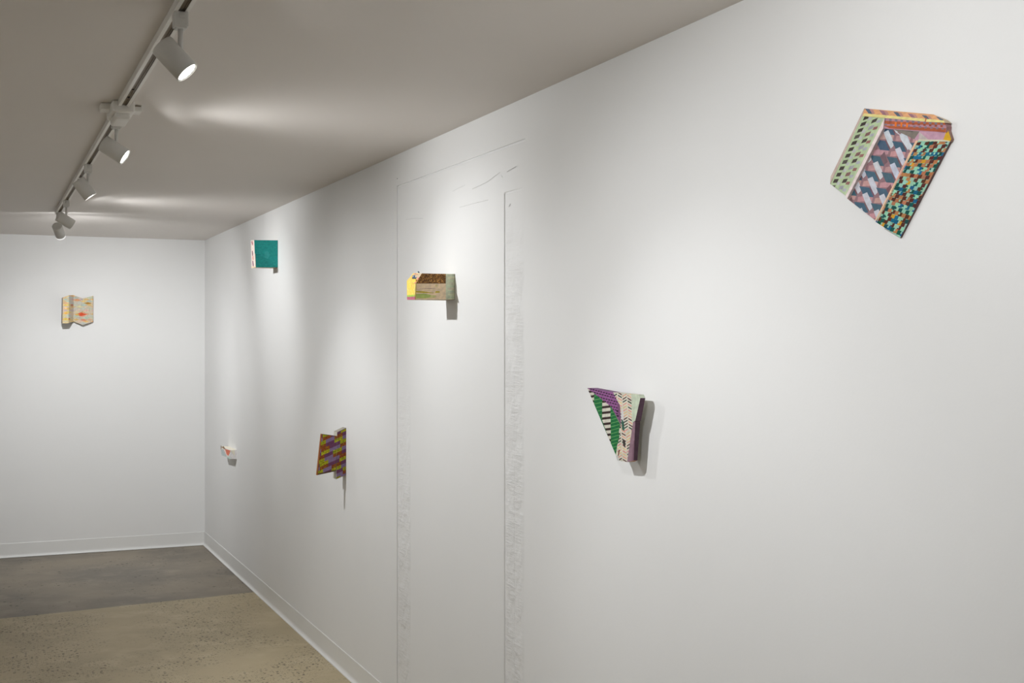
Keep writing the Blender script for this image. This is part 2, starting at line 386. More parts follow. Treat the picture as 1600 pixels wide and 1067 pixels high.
# ---------------------------------------------------------------- painted reliefs: tools
def area2(p): return sum(p[i][0] * p[(i + 1) % len(p)][1] - p[(i + 1) % len(p)][0] * p[i][1] for i in range(len(p)))
def ccw(p): return list(p) if area2(p) > 0 else list(reversed(p))
def cut(poly, a, b):
    """split a convex polygon by the line a-b: (left part, right part)"""
    ds = [(b[0] - a[0]) * (q[1] - a[1]) - (b[1] - a[1]) * (q[0] - a[0]) for q in poly]
    Lp, Rp = [], []
    for i, q in enumerate(poly):
        j = (i + 1) % len(poly); d, e = ds[i], ds[j]
        if d >= 0: Lp.append(q)
        if d <= 0: Rp.append(q)
        if d * e < 0:
            t = d / (d - e); m = (q[0] + (poly[j][0] - q[0]) * t, q[1] + (poly[j][1] - q[1]) * t); Lp.append(m); Rp.append(m)
    ok = lambda p: len(p) >= 3 and abs(area2(p)) > 2e-3
    return (Lp if ok(Lp) else None), (Rp if ok(Rp) else None)
def triangulate2(poly):
    """ear clipping, for concave outlines"""
    p = ccw(poly); out = []
    while len(p) > 3:
        done = False
        for i in range(len(p)):
            a, b, c = p[i - 1], p[i], p[(i + 1) % len(p)]
            if area2([a, b, c]) <= 1e-9: continue
            if any(q not in (a, b, c) and all((v[0] - u[0]) * (q[1] - u[1]) - (v[1] - u[1]) * (q[0] - u[0]) >= 0 for u, v in ((a, b), (b, c), (c, a))) for q in p): continue
            out.append([a, b, c]); p.pop(i); done = True; break
        if not done: break
    out.append(p); return out
def paint(outline, base, strokes):
    pieces = [(t, base) for t in triangulate2(outline)]
    for q, col in strokes:
        if len(q) < 3 or abs(area2(q)) < 1e-4: continue
        q = ccw(q); x0 = min(v[0] for v in q); x1 = max(v[0] for v in q); y0 = min(v[1] for v in q); y1 = max(v[1] for v in q)
        new = []
        for p, c in pieces:
            if max(v[0] for v in p) <= x0 or min(v[0] for v in p) >= x1 or max(v[1] for v in p) <= y0 or min(v[1] for v in p) >= y1:
                new.append((p, c)); continue
            cur, outs = p, []
            for i in range(len(q)):
                if cur is None: break
                cur, r = cut(cur, q[i], q[(i + 1) % len(q)])
                if r: outs.append(r)
            if cur is None: new.append((p, c))
            else: new += [(o, c) for o in outs] + [(cur, col)]
        pieces = new
    return pieces
def quad_map(c):
    """unit square to the quad c = (top-left, top-right, bottom-right, bottom-left)"""
    def f(u, v):
        a = [c[0][k] + (c[1][k] - c[0][k]) * u for k in (0, 1)]; b = [c[3][k] + (c[2][k] - c[3][k]) * u for k in (0, 1)]
        return (a[0] + (b[0] - a[0]) * v, a[1] + (b[1] - a[1]) * v)
    return f
def facet(name, outline, lift, base, strokes, side, depth_dir, thick, parent, gain=1.2, label=None, off=0.0008):
    """one solid piece of a relief. outline: pixel corners; lift(px,py) gives the point on the piece's own plane;
    thick: metres along depth_dir, or None to run back to the supporting wall"""
    bm = bmesh.new(); lay = bm.loops.layers.float_color.new('paint')
    def put(face, col):
        for l in face.loops: l[lay] = lin(col, gain)
    for p, c in paint(outline, base, strokes):
        try: put(bm.faces.new([bm.verts.new(lift(*q)) for q in p]), c)
        except ValueError: pass
    dd = Vector(depth_dir)
    def back(v):
        if thick is not None: return v + dd * thick
        return Vector((W - off, v.y, v.z)) if abs(dd.x) > 0.5 else Vector((v.x, B - 0.0008, v.z))
    fr = [lift(*q) for q in outline]; bk = [back(v) for v in fr]; n = len(fr)
    for i in range(n):
        j = (i + 1) % n; col = side[i] if isinstance(side, list) else side
        f = bm.faces.new([bm.verts.new(v) for v in (fr[i], fr[j], bk[j], bk[i])]); put(f, col)
    f = bm.faces.new([bm.verts.new(v) for v in bk]); put(f, side[0] if isinstance(side, list) else side)
    bmesh.ops.remove_doubles(bm, verts=bm.verts, dist=2e-5)
    bmesh.ops.recalc_face_normals(bm, faces=bm.faces)
    o = loc(link(name, bm, M_paint), parent)
    if label: o['label'] = label
    return o
def fit(pts):
    """plane through the given points (least squares by Newell's normal); returns lift(px,py)"""
    c = sum(pts, Vector()) / len(pts); n = Vector()
    for i in range(len(pts)):
        a, b = pts[i], pts[(i + 1) % len(pts)]; n += (a - c).cross(b - c)
    n.normalize()
    def lift(px, py):
        r = ray(px, py); return CAM + r * ((c - CAM).dot(n) / r.dot(n))
    return lift
def crop(x0, y0, s): return lambda x, y: (x0 + x / s, y0 + y / s)
def shade(c, k): return tuple(max(0, min(255, v * k)) for v in c)
def jit(c, a=8): return tuple(max(0, min(255, v + random.uniform(-a, a))) for v in c)
def P(px, py, p): return at_x(px, py, W - p)          # a point standing p metres off the right wall
def PB(px, py, p): return at_y(px, py, B - p)         # a point standing p metres off the back wall

# ---------------------------------------------------------------- relief 1: faceted, tumbling-block pattern
def relief_blocks():
    K = crop(1270, 150, 4.446); X = lambda L: [K(*q) for q in L]
    root = tag(empty('painted_wood_relief', P(*K(560, 520), 0.0)), 'large faceted painted wood relief with blue and mauve tumbling-block pattern high on the wall', 'artwork')
    D = (1, 0, 0)
    # green panel
    ol = X([(345, 140), (497, 155), (228, 692), (120, 610)])
    q = quad_map(ol); st = []
    rr = random.Random(4)
    def rh(u, v, du, dv, sk): return [q(u, v + sk), q(u + du, v), q(u + du, v + dv), q(u, v + dv + sk)]
    for k in range(12):
        v = k / 11.0 - 0.03
        st += [(rh(0.10, v, 0.20, 0.055, 0.035), (55, 45, 40) if k % 4 != 3 else (78, 70, 66)), (rh(0.30, v + 0.02, 0.15, 0.045, 0.02), (176, 178, 178))]
        st += [(rh(0.52, v + 0.03, 0.19, 0.052, 0.035), [(62, 52, 48), (150, 150, 156), (120, 85, 84)][k % 3]), (rh(0.73, v + 0.045, 0.17, 0.04, 0.02), [(164, 166, 174), (142, 96, 92)][k % 2])]
    st.append(([q(0.93, 0), q(1, 0), q(1, 1), q(0.93, 1)], (178, 192, 158)))
    pl = [P(*a, b) for a, b in zip(ol, (0.022, 0.036, 0.036, 0.022))]
    facet('left_panel', ol, fit(pl), (171, 190, 150), st, [(205, 195, 150), (226, 208, 206), (150, 140, 130), (206, 190, 184)], D, None, root, gain=1.08, label='pale green panel with dark rhombs')
    # striped bevel on the left
    ol = X([(357, 86), (345, 140), (120, 612), (124, 560)]); q = quad_map([ol[0], ol[1], ol[2], ol[3]]); st = []
    for k in range(4): st.append(([q(k / 4 + .06, 0), q(k / 4 + .16, 0), q(k / 4 + .16, 1), q(k / 4 + .06, 1)], (170, 118, 104)))
    facet('side_bevel', ol, fit([P(*a, b) for a, b in zip(ol, (0.010, 0.022, 0.022, 0.010))]), (206, 198, 188), st, (180, 160, 150), D, None, root, gain=1.08)
    # white edge between the green and the blue panels
    ol = X([(497, 155), (488, 225), (238, 712), (228, 692)])
    facet('edge_strip', ol, fit([P(*a, b) for a, b in zip(ol, (0.036, 0.034, 0.034, 0.036))]), (232, 216, 214), [], (214, 200, 198), D, None, root, gain=1.08)
    # blue and mauve panel
    ol = X([(488, 225), (560, 232), (705, 300), (722, 310), (432, 862), (238, 712)]); Q = X([(478, 215), (735, 300), (432, 865), (232, 705)]); q = quad_map(Q); st = []
    BL, GR, MV, PK, DM = (57, 88, 108), (190, 194, 202), (140, 106, 112), (182, 140, 140), (112, 78, 84)
    for r in range(-4, 6):
        for c in range(-3, 5):
            x, y = 400 + 117 * c - 37 * r, 418 + 10 * c + 108 * r
            if not (150 < x < 760 and 120 < y < 900): continue
            sh = lambda L: X([(x + a, y + b) for a, b in L])
            st.append((sh([(-10, 66), (28, 60), (92, 66), (84, 96), (-18, 100)]), jit(PK, 6)))
            st.append((sh([(62, 8), (98, -32), (120, 40), (92, 66)]), jit(DM, 6)))
            st.append((sh([(-4, -8), (66, 2), (98, 70), (30, 64)]), jit(BL, 5)))
            if (r * 2 + c) % 5: st.append((sh([(54, -58), (88, -74), (118, -8), (124, 36), (104, 56), (80, 8)]), jit(GR, 5)))
    st.append((X([(600, 262), (650, 290), (690, 345), (680, 380), (650, 360), (610, 300)]), (196, 200, 206)))
    st.append((X([(560, 232), (575, 238), (612, 275), (590, 262)]), (200, 200, 204)))
    facet('middle_panel', ol, fit([P(*a, b) for a, b in zip(ol, (0.028, 0.028, 0.027, 0.027, 0.027, 0.028))]), MV, st, (126, 100, 104), D, None, root, gain=1.08, label='blue and mauve tumbling-block panel')
    # cream edge, then the busy right panel
    ol = X([(716, 308), (730, 312), (446, 872), (432, 862)])
    facet('edge_strip', ol, fit([P(*a, b) for a, b in zip(ol, (0.029, 0.031, 0.031, 0.029))]), (222, 184, 150), [(X([(640, 470), (670, 440), (590, 580), (560, 620)]), (214, 150, 140))], (210, 176, 148), D, None, root, gain=1.08)
    ol = X([(730, 312), (952, 318), (606, 985), (436, 874)]); q = quad_map(ol); st = []
    MT, BR, TG, SB, TN, YO = (152, 204, 180), (92, 48, 40), (24, 84, 80), (28, 104, 142), (186, 128, 84), (212, 158, 48)
    rr = random.Random(11); nc, nr = 8, 24
    for r in range(nr):
        band = [(BR, MT), (BR, MT), (TG, SB), (MT, BR), (TN, BR), (MT, SB), (TG, MT), (BR, TN)][int(r * 0.8) % 8]
        for c in range(nc + 1):
            col = band[(c + r) % 2]
            t = rr.random()
            if t < 0.10: col = TN
            elif t < 0.17: col = SB
            elif t < 0.24: col = TG
            elif t < 0.27: col = YO
            u, v = (c - 0.5 * (r % 2)) / nc, r / nr + 0.02 - c * 0.004
            s_ = 0.03
            st.append(([q(u, v), q(u + 1 / nc, v - s_ * .4), q(u + 1 / nc + 0.01, v + 1 / nr - s_ * .4), q(u + 0.01, v + 1 / nr)], jit(col, 8)))
            if rr.random() < 0.35: st.append(([q(u, v), q(u + .05, v), q(u + .05, v + 0.5 / nr), q(u, v + .5 / nr)], jit(MT if col != MT else TG, 6)))
    facet('right_panel', ol, fit([P(*a, b) for a, b in zip(ol, (0.031, 0.0055, 0.0055, 0.031))]), MT, st, [(190, 170, 120), (104, 82, 82), (120, 100, 90), (205, 170, 140)], D, None, root, gain=1.08, label='panel of small mint, brown and teal blocks')
    # slanted top with rhombs and a yellow lip
    ol = X([(357, 86), (838, 128), (905, 163), (917, 186), (780, 178), (497, 152), (345, 140)])
    Q = X([(350, 84), (915, 150), (915, 190), (340, 145)]); q = quad_map(Q); st = []
    for k in range(6):
        u = k * 0.175 + 0.02
        st.append(([q(u, 0.02), q(u + 0.055, 0.02), q(u + 0.10, 0.55), q(u + 0.055, 0.55)], (84, 98, 118) if k % 2 == 0 or k > 3 else (150, 106, 118)))
        st.append(([q(u + 0.055, 0.02), q(u + 0.10, 0.02), q(u + 0.13, 0.5), q(u + 0.10, 0.55)], (186, 136, 126)))
    st.append(([q(0.02, 0.58), q(1.0, 0.5), q(1.0, 1.1), q(0, 1.1)], (226, 214, 140)))
    st.append((X([(785, 150), (792, 152), (784, 180), (776, 178)]), (190, 84, 44)))
    facet('top_panel', ol, fit([P(*a, b) for a, b in zip(ol, (0.010, 0.006, 0.005, 0.010, 0.024, 0.034, 0.022))]), (220, 164, 116), st, (200, 180, 150), D, None, root, gain=1.08, label='orange strip with a yellow lip')
    # plaid bevel under the top strip
    ol = X([(497, 152), (780, 178), (917, 186), (928, 215), (925, 252), (742, 246), (560, 232), (488, 225)])
    Q = X([(492, 150), (925, 186), (925, 255), (488, 225)]); q = quad_map(Q); st = []
    st += [([q(0, 0.30), q(1, 0.02), q(1, 0.22), q(0, 0.62)], (172, 88, 52)), ([q(0, 0.72), q(1, 0.55), q(1, 0.95), q(0.1, 0.95)], (166, 86, 54))]
    for k in range(11):
        u = k / 11.0
        st.append(([q(u, 0.05), q(u + 0.04, 0.05), q(u + 0.04, 0.28), q(u, 0.30)], (122, 112, 128)))
        st.append(([q(u + .02, 0.55), q(u + 0.06, 0.52), q(u + 0.06, 0.70), q(u + .02, 0.72)], (128, 112, 122)))
        if k in (2, 3, 4): st.append(([q(u, 0.3), q(u + .03, 0.3), q(u + .03, 0.75), q(u, 0.75)], (220, 112, 34)))
        else: st.append(([q(u, 0.26), q(u + .04, 0.26), q(u + .04, 0.48), q(u, 0.48)], (150, 76, 54)))
    facet('plaid_bevel', ol, fit([P(*a, b) for a, b in zip(ol, (0.034, 0.024, 0.013, 0.011, 0.011, 0.024, 0.029, 0.031))]), (170, 128, 142), st, (160, 120, 120), D, None, root, gain=1.08, label='orange and mauve plaid bevel')
    ol = X([(560, 232), (742, 246), (705, 300)])
    facet('grey_wedge', ol, fit([P(*a, b) for a, b in zip(ol, (0.0285, 0.024, 0.028))]), (122, 114, 106), [(X([(600, 236), (700, 244), (690, 252)]), (98, 92, 86))], (120, 112, 104), D, None, root, gain=1.08)
    ol = X([(742, 246), (925, 252), (940, 238), (962, 300), (952, 318), (730, 312), (705, 300)])
    st = [(X([(925, 252), (940, 238), (962, 300), (952, 320), (905, 306)]), (206, 160, 24)), (X([(740, 250), (800, 300), (735, 308)]), (184, 174, 170)), (X([(735, 300), (905, 304), (952, 312), (952, 322), (730, 316)]), (198, 196, 172))]
    facet('pink_wedge', ol, fit([P(*a, b) for a, b in zip(ol, (0.024, 0.011, 0.009, 0.0055, 0.0065, 0.029, 0.028))]), (186, 146, 164), st, (150, 120, 110), D, None, root, gain=1.08)
relief_blocks()

# ---------------------------------------------------------------- relief 2: pointed, green stripes and mauve
def relief_pointed():
    K = crop(890, 580, 5.925); X = lambda L: [K(*q) for q in L]
    root = tag(empty('painted_wood_relief', P(*K(600, 560), 0.0)), 'pointed triangular painted wood relief with green stripes and a mauve fold', 'artwork')
    D = (1, 0, 0)
    ol = X([(163, 155), (300, 262), (385, 330), (470, 500), (478, 545), (440, 690), (428, 775)])
    pl = [P(*K(163, 155), 0.058), P(*K(478, 545), 0.046), P(*K(428, 775), 0.050)]
    st = []; CR, DK, GN, LG = (206, 202, 188), (52, 34, 32), (24, 106, 58), (110, 170, 100)
    # two cream bands with dark bars, two green bands with pale pin stripes
    def band(poly, base, bars, col, slope, w, rng):
        out = [(poly, base)]
        x0 = min(p[0] for p in poly); x1 = max(p[0] for p in poly); y0 = min(p[1] for p in poly); y1 = max(p[1] for p in poly)
        n = bars
        for k in range(n):
            yy = y0 + (y1 - y0) * (k + 0.3) / n + rng
            strip = [(x0, yy + slope), (x1, yy), (x1, yy + w), (x0, yy + slope + w)]
            c = ccw(poly); cur = ccw(strip)
            for i in range(len(c)):
                if cur is None: break
                cur, _ = cut(cur, c[i], c[(i + 1) % len(c)])
            if cur: out.append((cur, col))
        return [(X(p), c) for p, c in out]
    st += band([(163, 155), (230, 205), (228, 300), (215, 285)], CR, 3, DK, 14, 22, 0)
    st += band([(228, 200), (303, 262), (302, 455), (225, 290)], GN, 7, LG, 18, 5, 0)
    st += band([(303, 258), (380, 325), (382, 675), (300, 450)], CR, 8, DK, 10, 22, -12)
    st += band([(378, 322), (470, 490), (460, 560), (428, 775), (382, 670)], GN, 14, LG, 26, 5, -6)
    st += band([(470, 490), (480, 545), (462, 610), (455, 560)], CR, 2, DK, 6, 16, 0)
    facet('striped_panel', ol, fit(pl), GN, st, (150, 150, 140), D, None, root, gain=0.98, off=0.026, label='panel of green and cream stripes')
    ol = X([(163, 155), (400, 195), (468, 320), (478, 545), (470, 500), (385, 330), (300, 262)]); st = []
    for r in range(9):
        for c in range(14):
            x = 190 + c * 24 + (12 if r % 2 else 0); y = 158 + r * 27 + c * 6.5
            if r > 6 and c < 6: continue
            st.append((X([(x, y), (x + 17, y + 4), (x + 16, y + 14), (x - 1, y + 10)]), (40, 26, 40)))
    st.append((X([(440, 300), (480, 300), (480, 545), (455, 470)]), (122, 82, 116)))
    for k in range(6): st.append((X([(432 + k * 3, 362 + k * 44 - 2), (452 + k * 3, 362 + k * 44), (452 + k * 3, 378 + k * 44), (432 + k * 3, 376 + k * 44)]), (46, 30, 44)))
    facet('mauve_panel', ol, fit([P(*K(163, 155), 0.058), P(*K(400, 195), 0.050), P(*K(470, 420), 0.044)]), (148, 92, 146), st, (104, 58, 104), D, None, root, gain=0.98, off=0.026, label='mauve fold with black dashes')
    ol = X([(400, 195), (640, 217), (655, 248), (608, 458), (588, 470), (532, 840), (440, 825), (428, 775), (440, 690), (478, 545), (468, 320)])
    st = []; rr = random.Random(5)
    cols = [(48, 66, 56), (214, 160, 138), (216, 148, 140), (86, 50, 50), (218, 190, 140)]
    for r in range(24):
        for c in range(4):
            x = 402 + c * 44 - 0.02 * r + (20 if r > 12 else 0) + r * 1.2; y = 205 + r * 27 + (c % 2) * 6
            up = c % 2 == 0
            col = cols[(r * 2 + c * 3 + (r // 5)) % 5]
            d = 22 if up else -22
            st.append((X([(x, y + d), (x + 36, y), (x + 36, y + 12), (x, y + d + 12)]), jit(col, 6)))
    st.append((X([(572, 210), (640, 217), (657, 248), (608, 458), (590, 472), (576, 486)]), (196, 206, 184)))
    st.append((X([(400, 195), (416, 197), (478, 330), (480, 440), (468, 320)]), (222, 168, 176)))
    st += [(X([(478, 440), (502, 460), (508, 555), (486, 540)]), (46, 92, 76)), (X([(482, 330), (500, 400), (498, 470), (476, 420)]), (206, 204, 206)), (X([(455, 725), (466, 728), (452, 790), (446, 780)]), (110, 40, 46)), (X([(490, 620), (516, 650), (516, 710), (496, 690)]), (60, 52, 48))]
    st.append((X([(428, 775), (446, 784), (462, 828), (440, 825)]), (196, 196, 192)))
    st.append((X([(574, 486), (588, 470), (532, 840), (520, 838), (545, 740)]), (186, 164, 168)))
    plr = [P(*K(400, 195), 0.050), P(*K(650, 240), 0.040), P(*K(532, 840), 0.048), P(*K(428, 775), 0.050)]
    facet('dashed_panel', ol, fit(plr), (210, 206, 190), st, [(200, 196, 180), (196, 206, 184), (96, 70, 86), (96, 70, 86), (120, 90, 105), (184, 128, 90), (170, 150, 140), (180, 170, 160), (180, 170, 160), (180, 170, 160), (180, 170, 160)], D, None, root, gain=0.98, off=0.026, label='cream panel with short coloured dashes')
    ol = X([(608, 458), (600, 640), (592, 826), (532, 840), (588, 470)])
    facet('mauve_bevel', ol, fit([P(*K(608, 458), 0.0405), P(*K(592, 826), 0.038), P(*K(532, 840), 0.048), P(*K(588, 470), 0.0445)]), (158, 128, 142), [(X([(592, 640), (600, 640), (592, 828), (575, 828)]), (140, 108, 124))], [(82, 58, 72), (82, 58, 72), (188, 126, 84), (120, 90, 100), (120, 90, 100)], D, None, root, gain=0.98, off=0.026)
    c = P(*K(520, 480), 0.0)
    bm = bmesh.new(); add_box(bm, (W - 0.028, c.y - 0.025, c.z - 0.02), (W - 0.0005, c.y + 0.02, c.z + 0.03), 0.002); loc(link('hanging_cleat', bm, M_ply), root)
relief_pointed()

# ---------------------------------------------------------------- relief 3: long block, cork-brown patch
def convex_body(pts, m, parent, name='block'):
    bm = bmesh.new()
    for v in pts: bm.verts.new(v)
    bmesh.ops.convex_hull(bm, input=bm.verts); bmesh.ops.recalc_face_normals(bm, faces=bm.faces)
    return loc(link(name, bm, m), parent)
def relief_long():
    K = crop(610, 400, 8.893); X = lambda L: [K(*q) for q in L]
    y0 = at_x(*K(905, 430), W).y
    root = tag(empty('painted_wood_relief', at_x(*K(905, 430), W)), 'long wooden block relief jutting from the doorway patch, speckled brown top patch and yellow end', 'artwork')
    ly = lambda px, py: at_y(px, py, y0)
    ol = X([(345, 382), (435, 243), (905, 250), (905, 604), (345, 603)]); st = []
    st.append((X([(770, 240), (910, 245), (910, 610), (770, 610)]), (168, 172, 148)))
    rr = random.Random(2)
    for k in range(9):
        yy = 262 + k * 38; st.append((X([(800, yy), (890, yy + 2), (890, yy + 12), (800, yy + 9)]), jit((176, 174, 150) if k % 2 else (154, 166, 138), 8)))
    st.append((X([(905 - 14, 245), (910, 245), (910, 610), (905 - 14, 610)]), (120, 116, 92)))
    st.append((X([(345, 382), (435, 243), (770, 245), (770, 382)]), (92, 62, 34)))
    for k in range(420):
        x = rr.uniform(350, 762); y = rr.uniform(250, 376)
        if (x - 345) * 139 + (y - 382) * 90 < 600: continue
        s = rr.uniform(4, 7); st.append((X([(x, y - s), (x + s, y), (x, y + s), (x - s, y)]), rr.choice([(150, 108, 52), (186, 140, 74), (52, 32, 18), (120, 82, 42)])))
    st += [(X([(345, 430), (560, 446), (770, 444), (560, 456), (345, 446)]), (146, 116, 108)), (X([(620, 400), (655, 392), (650, 428), (625, 425)]), (186, 170, 120)),
           (X([(345, 476), (440, 488), (560, 494), (640, 486), (660, 470), (680, 488), (755, 490), (700, 504), (560, 516), (440, 512), (345, 500)][:7]), (160, 140, 40)),
           (X([(345, 476), (450, 490), (600, 494), (640, 500), (600, 514), (450, 512), (345, 502)]), (160, 140, 34)), (X([(630, 490), (670, 468), (682, 490), (750, 492), (690, 506), (620, 512)]), (166, 146, 34)),
           (X([(355, 528), (470, 520), (560, 540), (590, 570), (480, 588), (360, 584)]), (146, 158, 88)), (X([(560, 540), (640, 548), (620, 580), (540, 586)]), (170, 164, 112)),
           (X([(340, 525), (352, 530), (352, 595), (340, 598)]), (110, 50, 62))]
    facet('side_panel', ol, ly, (190, 170, 142), st, (188, 168, 140), (0, 1, 0), 0.003, root, gain=1.75, label='side with speckled brown patch and green and ochre brushwork')
    pf = W - at_y(*K(345, 500), y0).x
    lx = lambda px, py: P(px, py, pf)
    ol = X([(228, 348), (352, 318), (345, 603), (232, 603)]); st = [(X([(225, 545), (350, 535), (350, 560), (290, 575), (225, 565)]), (170, 206, 84)), (X([(225, 568), (350, 560), (350, 610), (225, 610)]), (184, 106, 124)), (X([(225, 596), (350, 596), (350, 610), (225, 610)]), (206, 80, 140))]
    rr = random.Random(8)
    for k in range(40):
        x = rr.uniform(236, 330); y = rr.uniform(335, 520); s = rr.uniform(5, 14)
        st.insert(0, (X([(x, y), (x + s * 0.6, y + 2), (x + s * .5, y + s * 1.6), (x - 2, y + s * 1.4)]), rr.choice([(250, 214, 70), (250, 200, 90), (250, 170, 110), (246, 224, 110), (252, 236, 150)])))
    st.append((X([(335, 380), (350, 376), (350, 540), (335, 540)]), (250, 236, 150)))
    facet('front_panel', ol, lx, (248, 216, 96), st, (230, 200, 100), (1, 0, 0), 0.003, root, gain=0.9, label='yellow end with a pink foot')
    # slanted corner with stripes and two little raised daubs
    ol = X([(345, 382), (352, 318), (228, 348), (318, 238), (435, 243)])
    pts = [at_y(*K(345, 382), y0), at_y(*K(435, 243), y0), P(*K(318, 238), 0.118), P(*K(228, 348), pf)]
    lc = fit(pts)
    ol2 = X([(345, 382), (228, 345), (320, 236), (435, 243)])
    st = [(X([(345, 384), (335, 372), (415, 240), (437, 240)]), (222, 70, 130)), (X([(348, 376), (340, 350), (370, 305), (382, 318)]), (246, 196, 150)), (X([(300, 270), (330, 262), (372, 296), (360, 312), (305, 300)]), (70, 108, 150)), (X([(322, 248), (350, 240), (372, 280), (350, 278)]), (232, 150, 140)), (X([(300, 300), (362, 306), (358, 318), (300, 316)]), (40, 40, 52))]
    facet('corner_bevel', ol2, lc, (240, 206, 110), st, (230, 200, 110), (0.6, 0, -0.8), 0.003, root, gain=0.95)
    for (x, y, col, s) in ((338, 284, (74, 112, 156), 13), (392, 224, (58, 72, 92), 9), (352, 250, (230, 150, 130), 9), (378, 262, (214, 66, 126), 10)):
        c = lc(*K(x, y)); bm = bmesh.new(); lay = bm.loops.layers.float_color.new('paint')
        bmesh.ops.create_icosphere(bm, subdivisions=1, radius=s / 8.893 / 427 * 1.3)
        bmesh.ops.transform(bm, matrix=Matrix.Translation(c) @ Matrix.Rotation(0.7, 4, 'Y') @ Matrix.Diagonal((1.6, 0.8, 0.9, 1)), verts=bm.verts)
        for f in bm.faces:
            for l in f.loops: l[lay] = lin(col, 1.1)
        loc(link('paint_daub', bm, M_paint), root)
    # the block behind the painted skins
    dy = (P(*K(230, 450), pf).y - y0)
    zb = at_y(*K(345, 603), y0).z + 0.001; zt = at_y(*K(770, 245), y0).z - 0.0006; zc = at_y(*K(345, 382), y0).z; xt = at_y(*K(435, 243), y0).x
    xs = W - pf; e = 0.0012; pts = []
    for y in (y0 + e, y0 + dy):
        pts += [Vector((xs + e, y, zb)), Vector((xs + e, y, zc)), Vector((xt + e, y, zt)), Vector((W - 0.0008, y, zt)), Vector((W - 0.0008, y, zb))]
    convex_body(pts, M_ply, root)
relief_long()

# ---------------------------------------------------------------- relief 4: zigzag plate, purple and green weave
def relief_zigzag():
    K = crop(470, 650, 7.11); X = lambda L: [K(*q) for q in L]
    yw = at_x(*K(502, 400), W - 0.001).y
    root = tag(empty('painted_wood_relief', at_x(*K(505, 400), W)), 'stepped two-plate painted wood relief with diagonal purple, ochre and lime bands', 'artwork')
    OC, LM, PU, PL, RD = (112, 66, 24), (148, 150, 22), (96, 54, 84), (120, 100, 132), (126, 62, 24)
    def weave():
        out = []; rr = random.Random(12)
        for k in range(-2, 9):                            # bands rising to the right
            y0_ = 150 + k * 78
            def bandpoly(xa, xb, t0, t1): s = -0.44; return [(xa, y0_ + s * (xa - 180) + t0), (xb, y0_ + s * (xb - 180) + t0), (xb, y0_ + s * (xb - 180) + t1), (xa, y0_ + s * (xa - 180) + t1)]
            sh = (k * 37) % 90 - 45; cells = [(120, 250 + sh), (250 + sh, 345 + sh), (345 + sh, 450 + sh * .5), (450 + sh * .5, 580)]
            for j, (xa, xb) in enumerate(cells):
                m = (k + j) % 4
                c1 = [RD, PU, LM, PL][m]; c2 = [LM, PL, RD, PU][m]
                out.append((X(bandpoly(xa, xb, 0, 40)), c1)); out.append((X(bandpoly(xa, xb, 40, 79)), c2))
                for t0, c in ((0, c1), (40, c2)):
                    if c in (LM, RD):
                        for _ in range(26):
                            x = rr.uniform(xa, xb - 8); t = t0 + rr.uniform(3, 34); s = rr.uniform(3, 6); yy = y0_ - 0.44 * (x - 180) + t
                            out.append((X([(x, yy - s), (x + s, yy), (x, yy + s), (x - s, yy)]), rr.choice([(70, 110, 20), (196, 182, 30), (60, 70, 16), (150, 90, 20)] if c == LM else [(160, 84, 24), (90, 44, 16), (140, 120, 26)])))
        return out
    wv = weave()
    # outer plate
    ol = X([(230, 198), (405, 222), (390, 612), (180, 657)])
    pl = [at_y(*K(230, 198), yw + 0.006), at_y(*K(405, 222), yw - 0.003), at_y(*K(390, 612), yw - 0.003), at_y(*K(180, 657), yw + 0.006)]
    st = wv + [(X([(175, 640), (395, 598), (395, 616), (175, 660)]), (84, 62, 46)), (X([(225, 196), (408, 220), (408, 226), (225, 202)]), (70, 56, 34)), (X([(225, 196), (234, 197), (190, 660), (176, 660)]), (130, 76, 30))]
    facet('outer_plate', ol, fit(pl), OC, st, [(150, 140, 118), (120, 90, 50), (130, 112, 90), (140, 84, 36)], (0, 1, 0), 0.020, root, gain=1.28)
    # inner plate, standing proud of it and touching the wall
    ol = X([(404, 178), (508, 129), (499, 655), (394, 702)])
    pl = [at_y(*K(404, 178), yw - 0.004), at_y(*K(508, 129), yw), at_y(*K(499, 655), yw), at_y(*K(394, 702), yw - 0.004)]
    st = wv + [(X([(404, 177), (508, 128), (508, 136), (404, 186)]), (110, 92, 100)), (X([(392, 700), (500, 652), (500, 660), (392, 708)]), (160, 140, 120))]
    facet('inner_plate', ol, fit(pl), PU, st, [(140, 134, 122), (190, 180, 160), (170, 160, 140), (180, 176, 164)], (0, 1, 0), 0.06, root, gain=1.28)
relief_zigzag()

